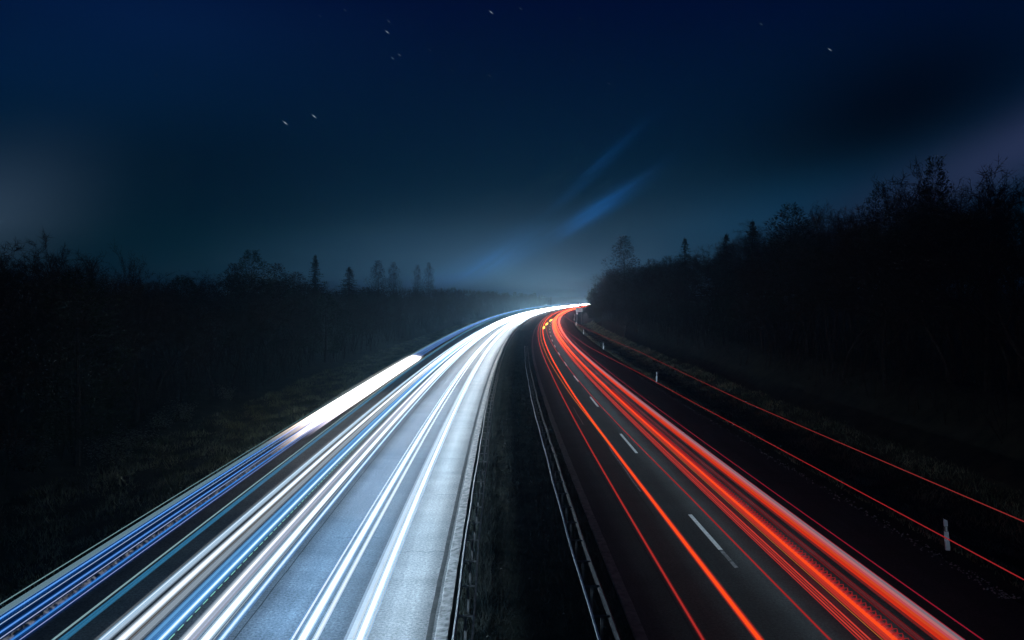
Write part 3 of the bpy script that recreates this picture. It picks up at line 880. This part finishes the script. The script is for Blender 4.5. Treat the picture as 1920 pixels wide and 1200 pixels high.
# ---------------------------------------------------------------- trees
def rand_perp(d):
    a = Vector((random.gauss(0, 1), random.gauss(0, 1), random.gauss(0, 1)))
    return (a - d * a.dot(d)).normalized()
def bare_tree(seed, spread=.55, up=.35, levels=4, trunk_frac=.35, nsplit=3, wig=.12):
    """bare crown 10 m tall: (trunk mesh, crown mesh)"""
    random.seed(seed)
    tr = MB(); cr = MB()
    def grow(p, d, L, r, lev):
        m = cr if lev > 0 else tr
        n = 4 if lev < 2 else 3
        pts = [p.copy()]; rad = [r]; dirs = [d.copy()]
        for i in range(n):
            d = (d + rand_perp(d) * wig + Vector((0, 0, up * .12))).normalized()
            p = p + d * (L / n)
            pts.append(p.copy()); rad.append(r * (1 - .55 * (i + 1) / n)); dirs.append(d.copy())
        m.tube(pts, rad, 6 if lev == 0 else (4 if lev == 1 else 3), cap=False)
        if lev >= levels:
            for j in range(7):
                b0 = pts[random.randint(0, n)]; e = (d * .5 + rand_perp(d) + Vector((0, 0, up * .4))).normalized() * random.uniform(.18, .5)
                w_ = rand_perp(e.normalized()) * .011
                cr.add([b0 - w_, b0 + w_, b0 + e], [(0, 1, 2)])
            return
        k = nsplit + (1 if lev < 2 else 0) + (2 if lev == 0 else 0)
        for j in range(k):
            tt = random.uniform(trunk_frac if lev == 0 else .25, 1.0) if j < k - 1 else 1.0
            q = min(n, int(tt * n)); f = tt * n - q
            pp = pts[q] if q >= n else pts[q].lerp(pts[q + 1], f)
            dd = (dirs[q] * (1 - spread * .6) + rand_perp(dirs[q]) * spread * random.uniform(.7, 1.2) + Vector((0, 0, up * .35))).normalized()
            grow(pp, dd, L * random.uniform(.48, .72), max(.012, rad[min(q, n)] * random.uniform(.45, .65)), lev + 1)
    grow(Vector((0, 0, -.2)), Vector((0, 0, 1)), 5.2, .15, 0)
    zs = [v[2] for v in tr.v + cr.v]; k = 10.0 / max(zs)
    for m in (tr, cr):
        m.v = [(a * k, b * k, c * k) for a, b, c in m.v]
    return tr, cr
def conifer(seed, width=.22, gap=.0, droop=.25):
    random.seed(seed)
    tr = MB(); cr = MB()
    tr.tube([(0, 0, -.2), (.03, 0, 5), (0, .02, 10)], [.16, .09, .015], 6, cap=False)
    z = 1.2; wh = False
    while z < 9.85:
        t = (10 - z) / 9.0
        wh = not wh; Lb = width * 10 * (t ** .8) * .6 * random.uniform(.8, 1.15) * (1.0 if wh else .62) + .05
        nb = 6 if t > .3 else 4
        a0 = random.random() * 6.28
        for j in range(nb):
            if random.random() < gap: continue
            a = a0 + j * 6.283 / nb + random.gauss(0, .25)
            L = Lb * random.uniform(.65, 1.2)
            d = Vector((math.cos(a), math.sin(a), 0)); sd = Vector((-d.y, d.x, 0))
            steps = max(3, int(L / .16))
            for i in range(steps):
                s = (i + .6) / steps
                c = Vector((0, 0, z)) + d * L * s + Vector((0, 0, -droop * L * s + .18 * L * s * s))
                for sg_ in (-1, 1):
                    w = (1 - .55 * s) * .36 * (0.12 + .88 * t) * random.uniform(.6, 1.2) + .03
                    tip = c + sd * sg_ * w + d * w * .6 + Vector((0, 0, random.gauss(-.05, .05)))
                    e = d * .10 + Vector((0, 0, .05))
                    cr.add([c - e, c + e, tip], [(0, 1, 2)])
        z += .10 + .17 * t
    return tr, cr
def column_tree(seed):
    """narrow twiggy crown of upright fine shoots"""
    random.seed(seed)
    tr = MB(); cr = MB()
    tr.tube([(0, 0, -.2), (.05, .02, 4), (0, 0, 8.6)], [.13, .08, .02], 6, cap=False)
    for i in range(420):
        z = random.uniform(1.0, 9.0); a = random.random() * 6.28
        L = random.uniform(.5, 1.5) * (.5 + .5 * math.sin(math.pi * min(1, z / 9.5)))
        d = Vector((math.cos(a) * .55, math.sin(a) * .55, 1)).normalized()
        p = Vector((0, 0, z)) + Vector((math.cos(a), math.sin(a), 0)) * random.random() * .35
        q = p + d * L * .5 + rand_perp(d) * .08; r_ = q + d * L * .5 + rand_perp(d) * .1
        cr.tube([p, q, r_], [.018, .012, .005], 3, cap=False)
        for k in range(3):
            b = p.lerp(r_, random.uniform(.3, 1)); e = (d + rand_perp(d) * .8).normalized() * random.uniform(.15, .4)
            cr.tube([b, b + e], [.010, .004], 3, cap=False)
    return tr, cr
def dense_tree(seed, n=9000, wid=2.3, core=.45):
    """bushy evergreen crown of small leaf sprays"""
    random.seed(seed)
    tr = MB(); cr = MB()
    tr.tube([(0, 0, -.2), (.05, .05, 4), (0, 0, 8)], [.16, .10, .03], 6, cap=False)
    ph = [random.random() * 6.28 for _ in range(6)]
    for i in range(n):
        z = 10 * (1 - random.random() ** .7 * .86)
        a = random.random() * 6.28
        env = wid * math.sin(math.pi * min(.97, max(.05, (10.25 - z) / 11.5))) ** .7
        env *= 1 + .28 * math.sin(3 * a + ph[0] + z * .9) + .2 * math.sin(2 * a - z * 1.7 + ph[1]) + .16 * math.sin(z * 4.1 + ph[2])
        r_ = env * (random.random() ** core) * random.uniform(.85, 1.12)
        p = Vector((math.cos(a) * r_, math.sin(a) * r_, z))
        d = Vector((math.cos(a), math.sin(a), random.uniform(-.2, .9))).normalized()
        s = random.uniform(.04, .10); t1 = rand_perp(d) * s; t2 = d * s * 2.6
        cr.add([p - t1 * .5, p + t1 * .5, p + t2 + t1 * random.uniform(-.5, .5)], [(0, 1, 2)])
    k = 10 / max(v[2] for v in cr.v)
    cr.v = [(a, b, c * k) for a, b, c in cr.v]
    return tr, cr
def shrub(seed):
    random.seed(seed)
    st = MB(); lf = MB()
    for i in range(26):
        a = random.random() * 6.28; d = Vector((math.cos(a) * .5, math.sin(a) * .5, 1)).normalized()
        L = random.uniform(.8, 1.8); p = Vector((random.gauss(0, .2), random.gauss(0, .2), -.05))
        q = p + d * L * .5; r_ = q + (d + rand_perp(d) * .5).normalized() * L * .5
        st.tube([p, q, r_], [.018, .012, .004], 3, cap=False)
        for k in range(34):
            b = p.lerp(r_, random.uniform(.2, 1)) + Vector((random.gauss(0, .15), random.gauss(0, .15), random.gauss(0, .12)))
            n = rand_perp(d); s = random.uniform(.03, .08); m_ = n.cross(d)
            lf.add([b - n * s, b + m_ * s * .5, b + n * s, b - m_ * s * .5], [(0, 1, 2, 3)])
    return st, lf
protos = {}
def proto(key, meshes, tmat, cmat, names=('trunk', 'crown')):
    ms = []
    for mb_, mt, nm in zip(meshes, (tmat, cmat), names):
        me = bpy.data.meshes.new(nm)
        me.from_pydata([tuple(v) for v in mb_.v], [], mb_.f)
        me.materials.append(mt); ms.append((nm, me))
    protos[key] = ms
proto('spread', bare_tree(3, .75, .25, 5, .3, 3, .2), M['bark'], M['twig'])
proto('spread2', bare_tree(8, .65, .3, 5, .35, 3, .18), M['bark'], M['twig'])
proto('fork', bare_tree(21, .42, .75, 4, .3, 4, .10), M['bark'], M['twig'])
proto('fork2', bare_tree(5, .5, .6, 5, .25, 3, .12), M['bark'], M['twig'])
proto('fir', conifer(4, .30, .12, .28), M['bark'], M['needle'])
proto('fir2', conifer(9, .42, .18, .35), M['bark'], M['needle'])
proto('column', column_tree(2), M['bark'], M['twig'])
proto('birch', column_tree(12), M['pale_bark'], M['twig'])
proto('column2', column_tree(6), M['bark'], M['twig'])
proto('dense', dense_tree(7), M['bark'], M['needle'])
proto('oval', dense_tree(13, 7000, 2.2, .75), M['bark'], M['twig'])
proto('shrub', shrub(3), M['twig'], M['leaf'], ('stems', 'foliage'))
proto('shrub2', shrub(5), M['twig'], M['rust_leaf'], ('stems', 'foliage'))
KIND = {'spread': 'bare_tree', 'spread2': 'bare_tree', 'fork': 'bare_tree', 'fork2': 'bare_tree', 'fir': 'fir_tree', 'fir2': 'fir_tree',
        'column': 'slender_tree', 'birch': 'birch_tree', 'column2': 'slender_tree', 'dense': 'bushy_tree', 'oval': 'bare_tree', 'shrub': 'shrub', 'shrub2': 'shrub'}
random.seed(77)
def plant(key, u, Y, top, label, group, wide=1.0, lean=0.0, cat='tree'):
    x, y, _ = P(u, Y)
    z = float(ground_z(u, Y)) - .05
    hgt = top - z
    s = hgt / (10.0 if 'shrub' not in key else 1.9)
    o = thing(KIND[key], label, cat, (x, y, z), random.random() * 6.28, group)
    o.scale = (s * wide, s * wide, s)
    o.rotation_euler[0] = lean
    for nm, me in protos[key]:
        c = bpy.data.objects.new(nm, me); col.objects.link(c); c.parent = o
    return o
def plant_px(key, px, py, Y, label, group, wide=1.0):
    X = (px - 960) * Y / FPX
    return plant(key, X - float(A(Y)), Y, CAMH + (HORIZ - py) * Y / FPX, label, group, wide * (1.45 if 'fir' in key else 1.2 if 'fork' in key else 1.0))
GL = 'trees of the wood left of the motorway'
GR = 'trees of the wood on the right bank'
for a in [
    ('spread', 18, 424, 47, 'tall spreading bare tree at the left picture edge', GL, 1.0),
    ('spread2', 78, 448, 52, 'spreading bare tree second from the left picture edge', GL, 1.0),
    ('spread', 143, 445, 56, 'round twiggy bare tree left of the forked tree', GL, .9),
    ('fork', 218, 438, 60, 'forked bare tree with upright limbs standing above the left wood', GL, .8),
    ('fork2', 262, 500, 66, 'low bare tree just right of the forked tree on the left', GL, 1.0),
    ('dense', 472, 466, 96, 'domed dark bushy tree rising midway along the left wood', GL, 1.0),
    ('oval', 438, 492, 92, 'rounded bare tree on the left flank of the domed bushy tree', GL, 1.0),
    ('oval', 520, 492, 100, 'rounded bare tree on the right flank of the domed bushy tree', GL, 1.1),
    ('oval', 556, 508, 112, 'low bare tree between the dome and the slim fir', GL, 1.2),
    ('fir', 591, 476, 135, 'slim pointed fir standing alone above the left wood', GL, .9),
    ('fir2', 655, 499, 165, 'squat broad fir right of the slim pointed fir', GL, 1.3),
    ('oval', 709, 487, 195, 'hazy slender bare tree right of the squat fir', GL, .8),
    ('oval', 738, 490, 200, 'second hazy slender bare tree, right of the squat fir', GL, .62),
    ('oval', 783, 496, 245, 'pale faded slender bare tree, left of a pair in the haze', GL, .5),
    ('oval', 804, 491, 250, 'pale faded slender bare tree, right of a pair in the haze', GL, .55),
    ('oval', 1170, 441, 195, 'tall hazy bare tree with an oval crown near the bend', GR, 1.0),
    ('oval', 1144, 503, 215, 'hazy low bare tree left of the tall oval one near the bend', GR, .9),
    ('dense', 1112, 540, 250, 'dark bush like tree at the bend where the road vanishes', GR, .8),
    ('dense', 1222, 484, 165, 'rounded tree in the dip right of the tall hazy bare tree', GR, 1.0),
    ('dense', 1252, 478, 150, 'rounded dark tree just left of the layered fir', GR, .9),
    ('fir2', 1284, 444, 140, 'layered pointed fir on the right bank', GR, .85),
    ('fir2', 1362, 436, 112, 'small pointed fir right of the layered fir', GR, .8),
    ('fir', 1411, 411, 100, 'pointed fir halfway up the right skyline', GR, .9),
    ('dense', 1482, 379, 84, 'dark bushy crown jutting above the right skyline', GR, .9),
    ('fork2', 1562, 368, 72, 'bare tree left of the low tangled tree on the right skyline', GR, .9),
    ('spread2', 1602, 358, 68, 'low tangled bare tree on the right skyline', GR, .8),
    ('dense', 1650, 340, 62, 'narrow dark evergreen left of the bare crowns on the right', GR, .5),
    ('spread', 1706, 300, 58, 'wide bare crown open to the sky, high on the right', GR, .85),
    ('dense', 1752, 288, 55, 'narrow dark evergreen, the highest on the right skyline', GR, .5),
    ('fork2', 1815, 305, 50, 'bare tree right of the highest evergreen', GR, .9),
    ('fork', 1915, 284, 44, 'bare tree at the right picture edge', GR, .9),
]:
    plant_px(*a)
# the rest of both woods
LBL = {'bare_tree': 'bare leafless tree within the dark mass of the {} wood', 'fir_tree': 'dark fir within the mass of the {} wood',
       'slender_tree': 'slender upright tree within the dark {} wood', 'bushy_tree': 'dense dark tree within the mass of the {} wood'}
SKYL = ([0, 90, 170, 260, 400, 450, 530, 600, 700, 870, 960, 1060], [445, 468, 480, 512, 522, 502, 508, 528, 534, 540, 547, 552])
SKYR = ([1090, 1108, 1142, 1200, 1250, 1320, 1400, 1470, 1540, 1620, 1700, 1760, 1850, 1920, 2200], [556, 549, 514, 494, 481, 458, 424, 396, 384, 366, 334, 318, 314, 300, 250])
def filler(side, Y, u, drop):
    """a tree of the mass; drop lowers it below the wood's skyline (tangent * 1480)"""
    px = 960 + FPX * (u + float(A(Y))) / Y
    t = SKYL if side < 0 else SKYR
    top = CAMH + (HORIZ - np.interp(px, *t) - drop) * Y / FPX
    top = max(top, float(ground_z(u, Y)) + 4.0)
    key = random.choice(['spread', 'spread2', 'fork2', 'fork2', 'spread', 'spread2', 'spread', 'column', 'dense', 'spread2'])
    plant(key, u, Y, float(top), LBL[KIND[key]].format('left' if side < 0 else 'right'), ('trees filling the left wood ' if side < 0 else 'trees filling the right wood ') + KIND[key].replace('_', ' '), random.uniform(1.0, 1.5))
for row, (du, d0, d1) in enumerate(((0, 12, 60), (4, 4, 30), (9, -4, 14), (15, -6, 10))):
    Y = 30.0 + row * 3
    while Y < 700:
        filler(-1, Y, -(24.5 + du) + random.gauss(0, 1.0), random.uniform(d0, d1) * min(1, 90 / Y))
        Y += random.uniform(3.0, 4.8) * (1 + Y / 110)
for row, (du, d0, d1) in enumerate(((0, 50, 130), (3.5, 20, 70), (8, 2, 30), (13, -2, 16))):
    Y = 33.0 + row * 2
    while Y < 520:
        filler(1, Y, (24.5 if Y < 150 else 21.5) + du + random.gauss(0, .8), random.uniform(d0, d1) * min(1, 90 / Y))
        Y += random.uniform(2.8, 4.4) * (1 + Y / 110)
# thicket under the trees: a mass of stems and twigs
def thicket(name, n, u0, u1, hmax, y0=24, y1=640):
    mb = MB()
    for _ in range(n):
        Y = y0 + (y1 - y0) * random.random() ** 2.0
        u = random.uniform(u0, u1); x, y, _ = P(u, Y); z = float(ground_z(u, Y))
        h = hmax * random.uniform(.35, 1.0); sc_ = 1 + Y / 120
        p = Vector((x, y, z)); d = Vector((random.gauss(0, .18), random.gauss(0, .18), 1)).normalized()
        q = p + d * h * .5; r_ = q + (d + rand_perp(d) * .35).normalized() * h * .5
        w = .02 * sc_
        mb.tube([p, q, r_], [w, w * .7, w * .3], 3, cap=False)
        for k in range(5):
            b = p.lerp(r_, random.uniform(.3, 1)); e = (d * .6 + rand_perp(d)).normalized() * random.uniform(.3, .9)
            mb.tube([b, b + e], [w * .5, w * .2], 3, cap=False)
    return tag(mb.build(name, M['twig']), kind='stuff')
thicket('thicket', 2600, -33, -22.5, 5.5)
thicket('thicket', 2600, 22, 31, 5.0)
GS = 'shrubs along the foot of the left wood'
for (key, px, py, h, lb) in [
    ('shrub', 205, 858, 2.2, 'leafy shrub with glinting leaves nearest on the left verge'),
    ('shrub', 262, 832, 1.8, 'leafy shrub second along the left verge'),
    ('shrub', 300, 800, 1.6, 'leafy shrub in the middle of the left verge row'),
    ('shrub', 345, 786, 1.9, 'leafy shrub before the pale stone on the left verge'),
    ('shrub', 60, 880, 2.4, 'dark leafy shrub near the left picture edge'),
    ('shrub2', 12, 862, 1.9, 'rust brown shrub at the left picture edge'),
    ('shrub', 425, 748, 1.7, 'small shrub far along the left verge'),
]:
    Y, u = pix(px, py, 0)
    plant(key, u, Y, float(ground_z(u, Y)) + h, lb, GS, 1.2, cat='shrub')
# pale birch stems at the front of the left wood
for px, py0, py1, Y, lb in ((170, 600, 780, 60, 'pale birch stem brightest at the edge of the left wood'),
                            (112, 600, 790, 56, 'pale thin birch stem, middle of three in the left wood'),
                            (96, 620, 800, 55, 'pale thin birch stem, left of three in the left wood')):
    X = (px - 960) * Y / FPX
    o = plant('birch', X - float(A(Y)), Y, 12.0, lb, GL, .8)

# ---------------------------------------------------------------- night haze over the whole valley
HAZE = .00105
mh = bpy.data.materials.new('haze'); mh.use_nodes = True
nt = mh.node_tree; nt.nodes.clear()
oo = nt.nodes.new('ShaderNodeOutputMaterial'); pv = nt.nodes.new('ShaderNodeVolumePrincipled')
pv.inputs['Color'].default_value = (.36, .70, .92, 1)
pv.inputs['Density'].default_value = HAZE
pv.inputs['Anisotropy'].default_value = 0.7
nt.links.new(pv.outputs[0], oo.inputs['Volume'])
hb = MB(); hb.box(-3400, 3900, -260, 3600, -12, 27)
tag(hb.build('haze', mh), kind='stuff')
